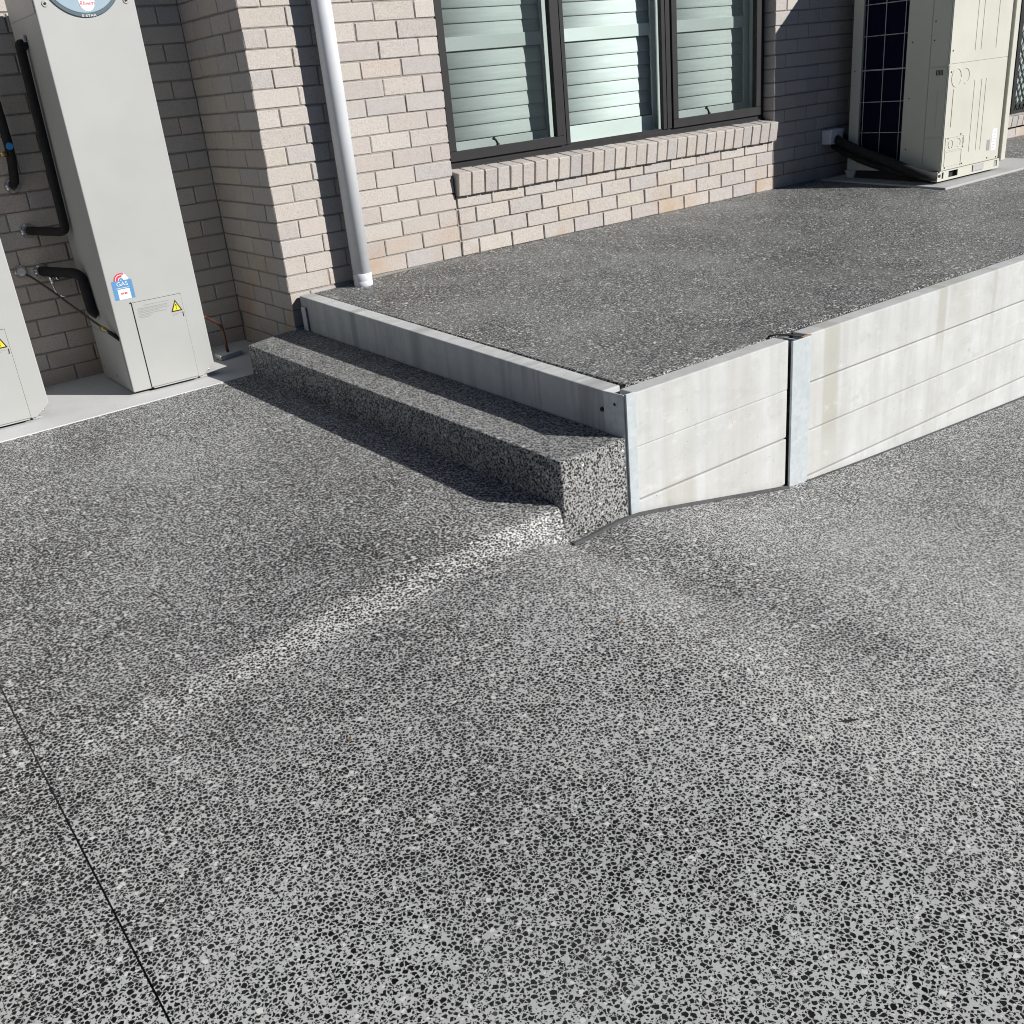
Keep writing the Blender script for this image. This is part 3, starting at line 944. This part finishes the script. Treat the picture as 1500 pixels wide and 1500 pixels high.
def sash(x0, x1):
    z0, z1 = zb + .0408, 2.064
    w = 0.047
    b = B()
    yy0, yy1 = YF - .016, YF + .022
    b.box(x0, x1, yy0, yy1, z0, z0 + .052, .002)
    b.box(x0, x1, yy0, yy1, z1 - w, z1, .002)
    b.box(x0, x0 + w, yy0 + .0005, yy1 - .0005, z0 + .053, z1 - w - .001, .002)
    b.box(x1 - w, x1, yy0 + .0005, yy1 - .0005, z0 + .053, z1 - w - .001, .002)
    s = b.build('sash', M['frame'], window)
    b = B(); b.box(x0 + w - .004, x1 - w + .004, YF + .004, YF + .009, z0 + .048, z1 - w + .004)
    b.build('pane', M['glass'], window)
    b = B(); b.box(x0 + .02, x1 - .02, YF + .030, YF + .0305, z0 + .01, z1 - .02)
    b.build('fly_screen', M['screen'], window)
    xm = x0 + (x1 - x0) * (0.42)
    b = B()
    b.lathe([(.010, 0), (.010, .012), (.006, .014)], (xm + .012, YF + .018, z0 + .048), (0, 0, 1), 12)
    b.tube([(xm + .012, YF + .018, z0 + .058), (xm - .004, YF + .016, z0 + .082), (xm - .018, YF + .016, z0 + .092)], [.006, .006, .010], 10)
    b.build('winder_handle', M['black'], window)
sash(1.100, 1.908)
sash(2.818, 3.652)
b = B(); b.box(1.966, 2.739, YF + .014, YF + .019, zb + .036, 2.075)
b.build('pane', M['glass'], window)
b = B(); b.box(1.969, 2.736, YF + .004, YF + .0135, zb + .0405, zb + .047); b.build('glazing_bead', M['frame'], window)
# plantation shutters behind the glass
def shutter(x0, x1):
    yc = 0.205
    b = B()
    z0, z1 = 0.475, 2.09
    st = 0.045
    b.box(x0, x0 + st, yc - .014, yc + .014, z0, z1, .002)
    b.box(x1 - st, x1, yc - .014, yc + .014, z0, z1, .002)
    b.box(x0 + st + .0005, x1 - st - .0005, yc - .013, yc + .013, z0, 0.592, .002)
    b.box(x0 + st + .0005, x1 - st - .0005, yc - .013, yc + .013, 1.053, 1.122, .002)
    b.box(x0 + st + .0005, x1 - st - .0005, yc - .013, yc + .013, 2.0, z1, .002)
    s = b.build('shutter', M['shutter'], house)
    prof = []
    n = 14
    for i in range(n):
        a = 2 * math.pi * i / n
        u = math.cos(a) * .0445; v = math.sin(a) * .0042
        th = math.radians(84.5)
        # blade: lower edge towards the glass
        prof.append((-u * math.cos(th) - v * math.sin(th), u * math.sin(th) * -1 * -1 - v * math.cos(th)))
    L = x1 - x0 - 2 * st - .006
    bb = B(); bb.prism([(p[0] * -1, p[1]) for p in prof], 'x', -L / 2, L / 2)
    me = bb.mesh('louvre', M['louvre'])
    for p in me.polygons: p.use_smooth = len(p.vertices) == 4
    zs_ = [0.640 + .0738 * i for i in range(6)]
    zs_ += [1.158 + .0735 * i for i in range(12)]
    for z in zs_:
        if z > 1.98: continue
        o = bpy.data.objects.new('louvre', me); COL.objects.link(o)
        o.location = ((x0 + x1) / 2, yc, z); o.parent = s
    return s
shutter(1.085, 1.935); shutter(1.940, 2.800); shutter(2.805, 3.665)
b = B()
b.box(1.05, 3.71, .1095, .300, .462, .474)
b.box(1.05, 1.082, .1095, .300, .4745, 2.1)
b.box(3.668, 3.71, .1095, .300, .4745, 2.1)
b.box(1.05, 3.71, .1095, .300, 2.101, 2.12)
b.build('window_lining', M['shutter'], house)
b = B(); b.box(.9, 3.9, .42, .45, .2, 2.4); b.box(.9, 3.9, .302, .419, .2, .44)  # dark panel added to keep sky light from leaking in behind the shutters
b.build('room_light_block', M['room'], house)

# ---------------------------------------------------------------- screened window at the far right
b = B()
fz = 0.205
b.box(6.668, 8.19, .05, .14, fz, fz + .06, .002)
b.box(6.668, 6.86, .05, .14, fz + .061, 2.11, .002)
b.box(8.13, 8.19, .05, .14, fz + .061, 2.11, .002)
b.box(6.861, 8.129, .05, .14, 2.05, 2.11, .002)
b.box(6.861, 6.915, .035, .0495, fz + .02, 2.05, .002)
b.box(6.861, 8.129, .035, .0495, fz - .02, fz + .0195, .002)
sw = b.build('screened_window', M['frame'], house)
b = B()
import itertools
W0, W1, H0, H1 = 6.916, 8.129, fz + .02, 2.049
pitch = 0.066
slope = 1.55
def clip_line(c, s):
    # z = s*(x-W0)+c inside the rectangle
    pts = []
    for x in (W0, W1):
        z = s * (x - W0) + c
        if H0 <= z <= H1: pts.append((x, z))
    for z in (H0, H1):
        x = (z - c) / s + W0
        if W0 < x < W1: pts.append((x, z))
    pts = sorted(set(pts))
    return (pts[0], pts[-1]) if len(pts) >= 2 else None
c = H0 - slope * (W1 - W0)
while c < H1:
    r = clip_line(c, slope)
    if r and (r[0][0] - r[1][0]) ** 2 > 1e-4:
        b.tube([(r[0][0], .043, r[0][1]), (r[1][0], .043, r[1][1])], .0042, 5, cap=False)
    c += pitch * slope
c = H0
while c < H1 + slope * (W1 - W0):
    r = clip_line(c, -slope)
    if r and (r[0][0] - r[1][0]) ** 2 > 1e-4:
        b.tube([(r[0][0], .0445, r[0][1]), (r[1][0], .0445, r[1][1])], .0042, 5, cap=False)
    c += pitch * slope
b.build('security_mesh', M['black'], sw)
b = B(); b.box(6.862, 8.128, .085, .091, fz + .061, 2.049); b.build('pane', M['glass'], sw)
b = B(); b.box(6.862, 8.128, .150, .160, fz + .0, 2.10); b.build('pane_reflection', M['pane_reflection'], sw)  # pale sheet painting the bright reflection seen through the mesh

# ------------------------------------------------------------------ downpipe
dp = empty('downpipe', (0.379, -.083, -.01), 'pale grey round downpipe on the sunny brick pier', 'downpipe')
px, py = 0.379, -0.083
b = B(); b.tube([(px, py, 0.02), (px, py, 2.60)], 0.0465, 32); b.build('pipe', M['pipe'], dp)
b = B(); b.lathe([(.0482, 0), (.0482, .036), (.0474, .038), (.0474, .042), (.0484, .044), (.0484, .074), (.0467, .078)], (px, py, -.025), (0, 0, 1), 32)
b.build('socket', M['pipe'], dp)
b = B(); b.box(px - .052, px + .052, -.045, -.002, 1.86, 1.89, .002); b.build('bracket', M['pipe'], dp)

# ------------------------------------------------------------------ water heaters
def heater(dx, label, left):
    X0, X1, YFr, YB, ZB, ZT = -0.832 + dx, -0.415 + dx, 0.115, 0.600, -0.316, 1.445
    h = empty('water_heater', ((X0 + X1) / 2, .35, -.328), label, 'water heater', 'gas water heaters in the recess')
    b = B()
    b.prism([(X0, ZB), (X1 - .065, ZB), (X1, ZB + .05), (X1, ZT), (X0, ZT)], 'y', YFr, YB, 0.004, 2)
    b.build('casing', M['heater'], h)
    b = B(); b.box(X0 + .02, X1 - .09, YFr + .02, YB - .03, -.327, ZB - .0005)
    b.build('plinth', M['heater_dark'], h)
    b = B(); b.box(X1 - .085, X1 - .045, YFr + .010, YFr + .05, -.327, ZB - .001, .002); b.build('foot', M['heater'], h)
    b = B(); b.box(X0 + .005, X0 + .045, YB - .06, YB - .02, -.327, ZB - .001, .002); b.build('foot', M['heater'], h)
    b = B(); b.lathe([(.006, 0), (.006, .006), (.003, .008)], (X1 - .028, YFr + .03, -.295), (.7, 0, -.7), 12); b.build('screw', M['chrome'], h)
    # side seams: lower cover and top cap stand proud a little
    for za, zc in ((ZB + .01, -.055), (1.325, ZT - .01)):
        b = B()
        b.box(X0 - .0022, X0 - .0002, YFr + .012, YB - .012, za, zc, .0008)
        b.build('side_cover', M['heater'], h)
    b = B(); b.lathe([(.006, 0), (.006, .003)], (X0, .34, -.27), (-1, 0, 0), 10); b.lathe([(.006, 0), (.006, .003)], (X0, .55, -.255), (-1, 0, 0), 10)
    b.build('screw', M['black'], h)
    # access panel, set on a dark gap
    pa = [-.742 + dx, -.507 + dx, -.314, .100]
    b = B(); b.box(pa[0] - .002, pa[1] + .002, YFr - .0009, YFr - .0001, pa[2] + .0, pa[3] + .003)
    gap = b.build('access_panel', M['heater_dark'], h)
    b = B(); b.box(pa[0], pa[1], YFr - .006, YFr - .0012, pa[2] + .004, pa[3], .0016, 2)
    panel = b.build('panel_face', M['heater'], gap)
    b = B(); b.box(pa[0] - .004, pa[1] + .004, YFr - .010, YFr - .0015, pa[3] + .0015, pa[3] + .006, .001); b.box(pa[0] + .006, pa[1] - .006, YFr - .012, YFr - .0015, pa[2] - .002, pa[2] + .003, .001)
    b.build('panel_lip', M['heater'], gap)
    yp = YFr - .0064
    # notice lines
    rnd = random.Random(3)
    b = B()
    rows = [(-.690, -.568, .080), (-.722, -.572, .068), (-.722, -.585, .062), (-.722, -.572, .054), (-.722, -.62, .048), (-.722, -.59, .040), (-.722, -.660, .033), (-.722, -.668, .026)]
    for a, c, z in rows:
        x = a
        while x < c:
            w = rnd.uniform(.006, .016)
            b.box(x + dx, min(x + w, c) + dx, yp - .0003, yp, z - .0013, z + .0011)
            x += w + .0022
    b.box(-.566 + dx, -.52 + dx, yp - .0003, yp, .010, .0115); b.box(-.566 + dx, -.545 + dx, yp - .0003, yp, .004, .0055)
    tag(b.build('notice_print', M['print'], gap), kind='stuff')
    b = B(); b.prism([(-.569 + dx, .021), (-.514 + dx, .021), (-.5405 + dx, .077)], 'y', yp - .0004, yp); wt = b.build('warning_sign', M['black'], gap)
    b = B(); b.prism([(-.5605 + dx, .0262), (-.5225 + dx, .0262), (-.5410 + dx, .0665)], 'y', yp - .0008, yp - .0005); b.build('sign_face', M['yellow'], gap)
    b = B(); b.prism([(-.5437 + dx, .056), (-.5377 + dx, .056), (-.5397 + dx, .0385), (-.5417 + dx, .0385)], 'y', yp - .0012, yp - .0009); b.box(-.5427 + dx, -.5387 + dx, yp - .0012, yp - .0009, .0305, .0350)
    b.build('exclamation_mark', M['black'], gap)
    b = B(); b.box(-.5165 + dx, -.5125 + dx, yp - .0004, yp, -.005, .014); b.box(-.5190 + dx, -.5125 + dx, yp - .0004, yp, -.008, -.0055); b.build('small_print', M['black'], gap)
    if not left:
        # energy label
        b = B(); b.box(-.809, -.715, YFr - .0006, YFr - .0002, .123, .2095); lab = b.build('energy_label', M['blue'], h)
        b = B(); b.box(-.789, -.733, YFr - .0010, YFr - .0007, .1235, .170); b.build('label_field', M['white'], lab)
        def ring(r0, r1, a0, a1, y, name, mat):
            bb = B()
            pts = [(-.762 + r1 * math.cos(math.radians(a0 + (a1 - a0) * i / 12)), .2095 + r1 * math.sin(math.radians(a0 + (a1 - a0) * i / 12))) for i in range(13)]
            pts += [(-.762 + r0 * math.cos(math.radians(a1 - (a1 - a0) * i / 12)), .2095 + r0 * math.sin(math.radians(a1 - (a1 - a0) * i / 12))) for i in range(13)]
            bb.prism(pts, 'y', y - .0004, y); return bb.build(name, mat, lab)
        ring(.0005, .0335, 0, 180, YFr - .0002, 'star_dial', M['white'])
        ring(.027, .0335, 60, 180, YFr - .0007, 'dial_band', M['red'])
        ring(.014, .024, 70, 180, YFr - .0007, 'dial_band', M['red'])
        ring(.004, .011, 0, 180, YFr - .0007, 'dial_band', M['blue'])
        mt = Matrix.Translation((-.762, YFr - .0011, .1930)) @ Matrix.Rotation(math.radians(90), 4, 'X')
        o = text_mesh('lettering', 'GAS', .027, M['white'], mt @ Matrix.Diagonal((1.05, 1, 1, 1)), lab)
        b = B(); b.box(-.795, -.733, YFr - .0010, YFr - .0007, .1745, .1765); b.build('label_rule', M['white'], lab)
        mt = Matrix.Translation((-.761, YFr - .0015, .150)) @ Matrix.Rotation(math.radians(90), 4, 'X')
        b = B()
        for i, w in enumerate((.006, .005, .007, .005)): b.box(-.776 + i * .0078, -.776 + i * .0078 + w, YFr - .0015, YFr - .0012, .146, .154)
        b.build('label_figures', M['red'], lab)
        # round badge
        cx, cz, R1 = -.627, 1.468, .170
        b = B(); b.lathe([(R1, 0), (R1, .003), (R1 - .003, .005)], (cx, YFr - .0002, cz), (0, -1, 0), 72); bd = b.build('badge', M['badge_rim'], h)
        R2 = .156
        b = B(); b.lathe([(R2, 0), (R2, .0012)], (cx, YFr - .0054, cz + .004), (0, -1, 0), 72); b.build('badge_face', M['badge'], bd)
        b = B()
        pts = [(-.621 + .0335 * math.cos(a), 1.362 + .041 * math.sin(a)) for a in [2 * math.pi * i / 28 for i in range(28)]]
        b.prism(pts, 'y', YFr - .0074, YFr - .0067); b.build('badge_disc', M['white'], bd)
        mt = Matrix.Translation((-.6225, YFr - .0079, 1.351)) @ Matrix.Rotation(math.radians(90), 4, 'X')
        text_mesh('lettering', 'Rheem', .0225, M['red'], mt, bd, shear=0.35)
        mt = Matrix.Translation((cx + .004, YFr - .0056, cz - .1635)) @ Matrix.Rotation(math.radians(90), 4, 'X')
        text_mesh('lettering', '5-STAR', .0130, M['white'], mt @ Matrix.Diagonal((1.5, 1, 1, 1)), bd, arc=.1635)
        for sx, sz in ((-.790, 1.357), (-.453, 1.357)):
            b = B(); b.lathe([(.013, 0), (.013, .0015), (.007, .0025), (.0065, .001)], (sx, YFr - .0002, sz), (0, -1, 0), 18); sc = b.build('fixing', M['heater'], h)
            b = B(); b.lathe([(.0052, 0), (.0045, .0012)], (sx, YFr - .0030, sz), (0, -1, 0), 8); b.build('screw', M['frame'], sc)
    return h

h1 = heater(0.0, 'tall white water heater with round blue badge beside the shaded brick corner', False)
h2 = heater(-0.797, 'white water heater cut off by the left edge of the photo', True)

def escutcheon(x, z, parent, r=.036):
    b = B(); b.lathe([(r, 0), (r, .004), (r * .86, .012), (r * .62, .017), (r * .60, .022)], (x, .7195, z), (0, -1, 0), 24)
    return b.build('wall_flange', M['chrome'], parent)
# hot pipe down the side of the near heater into the wall
xp = -0.862
b = B(); b.tube([(-.834, .40, 1.215), (xp, .40, 1.235), (xp, .405, 1.20), (xp, .47, .435), (xp - .02, .50, .425), (-.981, .718, .433)], .021, 14, fillet=.045)
hp = b.build('insulated_pipe', M['lagging'], h1); escutcheon(-.981, .433, hp)
b = B(); b.box(-.847, -.8335, .375, .43, 1.235, 1.262, .003); b.build('pipe_cover', M['heater'], h1)
b = B(); b.tube([(-.971, .718, .236), (-.960, .64, .238), (-.875, .46, .232), (-.858, .42, .215), (-.856, .40, .05), (-.834, .395, .03)], .024, 14, fillet=.045)
lp = b.build('insulated_pipe', M['lagging'], h1); escutcheon(-.971, .236, lp)
b = B()
b.tube([(-.955, .63, .225), (-.953, .625, .175)], .011, 10); b.tube([(-.955, .625, .176), (-.945, .62, .12)], .005, 8); b.tube([(-.945, .62, .12), (-.915, .60, .112)], .005, 8)
b.lathe([(.010, 0), (.010, .02), (.006, .024)], (-.935, .60, .205), (.2, -1, .1), 12)
b.build('valve', M['chrome'], lp)
# gas line to the near heater
b = B(); b.tube([(-1.052, .716, .240), (-1.03, .68, .222), (-.98, .58, .16), (-.91, .38, .055), (-.86, .25, -.015), (-.845, .185, -.035)], .0055, 8, fillet=.08)
cb = b.build('gas_line', M['cable'], h1); escutcheon(-1.063, .250, cb, .032)
b = B(); b.lathe([(.011, 0), (.011, .03), (.008, .032), (.008, .05)], (-.868, .265, -.010), (.35, -.9, -.25), 8); b.build('gas_fitting', M['brass'], cb)
b = B(); b.tube([(-.850, .2, -.028), (-.831, .13, -.056)], .010, 10); b.build('gas_connector', M['lagging'], cb)
# relief drain on the right
b = B(); b.tube([(-.414, .20, -.048), (-.385, .20, -.052), (-.27, .36, -.13), (-.235, .40, -.17), (-.232, .405, -.318)], .0075, 10, fillet=.03)
b.build('drain_pipe', M['copper'], h1)
# pipe of the far left heater
b = B(); b.tube([(-1.248, .42, 1.18), (-1.06, .52, 1.16), (-.985, .60, 1.08), (-.972, .64, .80), (-.985, .665, .665), (-.991, .718, .645)], .021, 14, fillet=.05)
hp2 = b.build('insulated_pipe', M['lagging'], h2); escutcheon(-.991, .645, hp2)
b = B(); b.lathe([(.0165, 0), (.0165, .016), (.013, .02)], (-.974, .615, .820), (-.15, -1, .15), 18); b.build('valve_cap', M['bluecap'], hp2)
b = B(); b.lathe([(.012, 0), (.012, .03)], (-.995, .63, .79), (-1, -.2, 0), 12); b.build('valve_lever', M['brass'], hp2)

# drain grate plate on the slab
b = B(); b.hull([(-.300, .345, -.300), (-.155, .385, -.300), (-.165, .465, -.300), (-.300, .43, -.300)],
                [(-.296, .345, -.3265), (-.159, .388, -.3265), (-.165, .460, -.3265), (-.296, .428, -.3265)], .003)
o = b.build('drain_cover', M['slab']); tag(o, 'small grey drain cover under the copper pipe on the slab', 'drain cover')

# ------------------------------------------------------------------ air conditioner
ax0, ax1, ay0, ay1, az0, az1 = 4.345, 5.050, -.866, -.140, .060, 1.535
ac = empty('air_conditioner', (4.7, -.5, -.005), 'tall cream outdoor air conditioner unit with dark coil side', 'air conditioner')
b = B()
b.box(ax0, ax1, ay0, -.557, az0, az1, .003)                 # front compartment
b.box(ax0, ax0 + .06, -.218, ay1, az0, az1, .003)           # rear flange
b.box(ax0 + .0005, ax1, -.5565, -.2185, az0, az0 + .05)     # sill and head of the coil opening
b.box(ax0 + .0005, ax1, -.5565, -.2185, az1 - .05, az1 - .001)
b.box(ax0 + .07, ax1 - .02, -.2175, ay1 + .02, az0 + .01, az1 - .01)
b.build('cabinet', M['cream'], ac)
b = B()
b.box(ax0 + .020, ax1 - .05, -.556, -.219, az0 + .0505, az1 - .0505)
coil = b.build('coil', M['coil'], ac)
b = B()
yv = -.552
while yv < -.225:
    b.box(ax0 + .0165, ax0 + .0198, yv, yv + .0012, az0 + .052, az1 - .052); yv += .006
b.build('fins', M['coil'], coil)
b = B()
for y in (-.247, -.387, -.533):
    b.tube([(ax0 + .006, y, az0 + .03), (ax0 + .006, y, az1 - .03)], .0028, 6)
for z in (.115, .309, .507, .709, .920, 1.112, 1.32):
    b.tube([(ax0 + .011, -.556, z), (ax0 + .011, -.219, z)], .0028 if z != .709 else .005, 6)
b.build('grille', M['wire'], ac)
# side panels of the front compartment
def panel(x0, x1, y0, y1, z0, z1, name='panel', mat='cream', bev=.0012):
    b = B(); b.box(x0, x1, y0, y1, z0, z1, bev); return b.build(name, M[mat], ac)
sx = ax0 - .0025
panel(sx, ax0 - .0004, ay0 + .006, -.7345, .704, az1 - .006)
panel(sx, ax0 - .0004, ay0 + .006, -.7345, .278, .698)
panel(sx, ax0 - .0004, ay0 + .006, -.7345, az0 + .006, .272)
panel(sx, ax0 - .0004, -.7315, -.562, az0 + .006, az1 - .006)
b = B()
for i in range(5): b.box(sx - .0014, sx - .0002, -.832 + i * .0105, -.826 + i * .0105, .652, .684)
b.build('vent_slot', M['heater_dark'], ac)
b = B(); b.box(sx - .0018, sx - .0003, -.806, -.797, .33, .56, .0006); b.build('pressed_rib', M['cream'], ac)
for y, z in ((-.755, .97), (-.755, .86), (-.60, .86), (-.60, .52), (-.60, .2), (-.17, .71)):
    b = B(); b.lathe([(.005, 0), (.004, .002)], (ax0 - (.0025 if y < -.5 else 0), y, z), (-1, 0, 0), 8); b.build('screw', M['frame'], ac)
# front face
fy = ay0 - .003
panel(ax0 + .004, ax1 - .004, fy, ay0 - .0004, .7135, az1 - .006)
panel(ax0 + .004, ax1 - .004, fy, ay0 - .0004, az0 + .004, .7065)
def boss(x, z, r, a0=0, a1=360):
    n = 20
    b = B()
    pts = []
    for i in range(n + 1):
        a = math.radians(a0 + (a1 - a0) * i / n); pts.append((x + r * math.cos(a), fy - .0005, z + r * math.sin(a)))
    b.tube(pts, .0026, 6); b.build('knockout', M['cream'], ac)
boss(4.440, .628, .055, 0, 350); boss(4.545, .632, .045, -95, 95)
boss(4.435, .222, .026, -60, 280); boss(4.525, .226, .026, -110, 110); boss(4.575, .225, .02, -90, 90)
b = B(); b.box(4.415, 4.424, fy - .003, fy - .0002, .33, .56, .001); b.build('pressed_rib', M['cream'], ac)
for x in (4.66, 4.745, 4.80):
    b = B(); b.box(x, x + .012, fy - .0022, fy - .0002, .15, .60, .001); b.build('pressed_rib', M['cream'], ac)
for x in (4.63, 4.70, 4.88):
    b = B(); b.box(x, x + .012, fy - .0022, fy - .0002, .78, 1.48, .001); b.build('pressed_rib', M['cream'], ac)
def frame_rect(x0, x1, z0, z1):
    b = B(); y0, y1 = fy - .0024, fy - .0002
    b.box(x0, x1, y0, y1, z0, z0 + .004); b.box(x0, x1, y0, y1, z1 - .004, z1); b.box(x0, x0 + .004, y0, y1, z0 + .0042, z1 - .0042); b.box(x1 - .004, x1, y0, y1, z0 + .0042, z1 - .0042)
    b.build('knockout', M['cream'], ac)
frame_rect(4.375, 4.575, .085, .180); frame_rect(4.372, 4.585, .185, .268)
for x, z in ((4.40, .262), (4.55, .275), (4.585, .245), (4.585, .19), (4.385, .078), (4.57, .083), (4.59, .083), (4.905, .082), (4.375, .665), (4.375, .79), (5.02, .075)):
    b = B(); b.lathe([(.006, 0), (.0045, .0025)], (x, fy - .0002, z), (0, -1, 0), 8); b.build('screw', M['frame'], ac)
b = B(); b.box(4.885, 4.925, fy - .0006, fy - .0002, .13, .20); b.build('rating_label', M['print'], ac)
b = B(); b.box(4.945, 5.005, fy - .0006, fy - .0002, .125, .265); b.build('paper_label', M['white'], ac)
b = B()
for i in range(6): b.box(4.950, 4.985 + .01 * (i % 2), fy - .0010, fy - .0007, .14 + i * .019, .1435 + i * .019)
b.build('label_print', M['badge'], ac)
# corner post with a groove
b = B(); b.box(ax1 + .0005, ax1 + .038, ay0 + .02, ay1, az0, az1, .002); b.build('groove', M['cream_line'], ac)
b = B(); b.box(ax1 + .0385, ax1 + .098, ay0 - .004, ay1, az0 - .02, az1, .004); b.build('corner_post', M['cream'], ac)
# base rail with openings
b = B()
y0, y1 = ay0 + .004, ay0 + .010
zl, zh = -.004, .0585
x1r = ax1 + .036
b.box(ax0 - .02, x1r, y0, y1, zl, .010); b.box(ax0 + .002, x1r, y0, y1, .050, zh)
for a, c in ((ax0 - .02, 4.375), (4.395, 4.455), (4.565, 4.74), (4.885, 5.02), (5.06, x1r)):
    b.box(a, c, y0, y1, .0102, .0498)
b.build('base_rail', M['cream'], ac)
b = B(); b.box(4.745, 4.88, ay0 - .001, ay0 + .0035, .012, .054, .001); b.build('base_tab', M['heater'], ac)
b = B(); b.box(ax0 + .01, ax1 + .02, ay0 + .03, ay1 - .02, -.002, .058); b.build('underside', M['heater_dark'], ac)
b = B(); b.prism([(-.20, -.006), (-.16, -.006), (-.13, .0585), (-.215, .0585)], 'x', ax0 - .01, ax0 + .06)
b.build('rear_foot', M['cream'], ac)
b = B(); b.prism([(ay0 + .012, -.004), (ay0 + .05, -.004), (ay0 + .10, .0585), (ay0 + .012, .0585)], 'x', ax0 - .015, ax0 - .002)
b.build('front_foot', M['cream'], ac)

# pipework between the wall and the unit
pb = empty('insulated_pipe_bundle', (4.25, -.4, 0), 'black insulated pipes running from white wall cover to the cream unit', 'pipes')
b = B(); b.tube([(4.315, -.05, .285), (4.275, -.12, .262), (4.235, -.34, .195), (4.225, -.60, .122), (4.235, -.76, .065), (4.29, -.83, .035), (4.36, -.835, .03)], .030, 14, fillet=.05)
b.build('large_pipe', M['lagging'], pb)
b = B(); b.tube([(4.300, -.05, .235), (4.28, -.13, .20), (4.255, -.34, .13), (4.245, -.60, .065), (4.30, -.72, .035)], .022, 12, fillet=.05)
b.build('small_pipe', M['lagging'], pb)
b = B()
for (c, d) in (((4.262, -.18, .243), (-.15, -.95, -.28)), ((4.243, -.30, .207), (-.15, -.95, -.28)), ((4.231, -.46, .161), (0, -.95, -.27)), ((4.227, -.60, .121), (0, -.95, -.27))):
    b.lathe([(.0312, 0), (.0312, .006)], c, d, 14)
b.build('cable_tie', M['frame'], pb)
b = B(); b.prism([(4.222, .246), (4.36, .240), (4.372, .342), (4.225, .342)], 'y', -.085, -.003, .006, 2)
dc = b.build('wall_duct_cover', M['white']); tag(dc, 'small white duct cover low on the shaded brick wall', 'duct cover')
b = B(); b.tube([(4.36, -.05, .295), (4.40, -.07, .29), (4.42, -.10, .26)], .014, 10); b.build('duct_stub', M['lagging'], dc)

# ------------------------------------------------------------------ litter on the paving
def leaf(x, y, s, rot, mat, label, name='leaf'):
    z = z_ground(x, y)
    b = B()
    n = 7
    L, W = s, s * (.20 if name == 'twig' else .42)
    up = [b.bm.verts.new((L * (i / (n - 1) - .5), W * .5 * math.sin(math.pi * i / (n - 1)) + .0001, .002 + .004 * abs(i / (n - 1) - .5))) for i in range(n)]
    dn = [b.bm.verts.new((L * (i / (n - 1) - .5), -W * .5 * math.sin(math.pi * i / (n - 1)) - .0001, .003 + .004 * abs(i / (n - 1) - .5))) for i in range(n)]
    md = [b.bm.verts.new((L * (i / (n - 1) - .5), 0, .001 + .003 * abs(i / (n - 1) - .5))) for i in range(n)]
    for i in range(n - 1):
        b.bm.faces.new((up[i], md[i], md[i + 1], up[i + 1])); b.bm.faces.new((md[i], dn[i], dn[i + 1], md[i + 1]))
    o = b.build(name, mat)
    sm = o.modifiers.new('thick', 'SOLIDIFY'); sm.thickness = .0008
    o.location = (x, y, z); o.rotation_euler = (0, 0, rot)
    tag(o, label, name)
    return o
def ground_at(u, v):
    d = RX * (u - 750) + RY * (v - 750) + RZ * 1443.66
    t = 0.5
    for _ in range(60):
        p = CAM + d / 1443.66 * t
        t += (p.z - z_ground(p.x, p.y)) * 1.2
    return p
P1 = ground_at(1243, 1057); leaf(P1.x, P1.y, .050, -.55, M['darkbit'], 'thin black twig scrap on the paving right of centre', 'twig')
P2 = ground_at(512, 1084); leaf(P2.x, P2.y, .016, 1.2, M['leaf'], 'tiny brown leaf fragment on the paving left of centre')
P3 = ground_at(910, 912); leaf(P3.x, P3.y, .018, .6, M['leaf'], 'tiny brown leaf fragment on the paving below the wall corner')

# parent fix-ups: parts placed in world space under an offset Empty
bpy.context.view_layer.update()
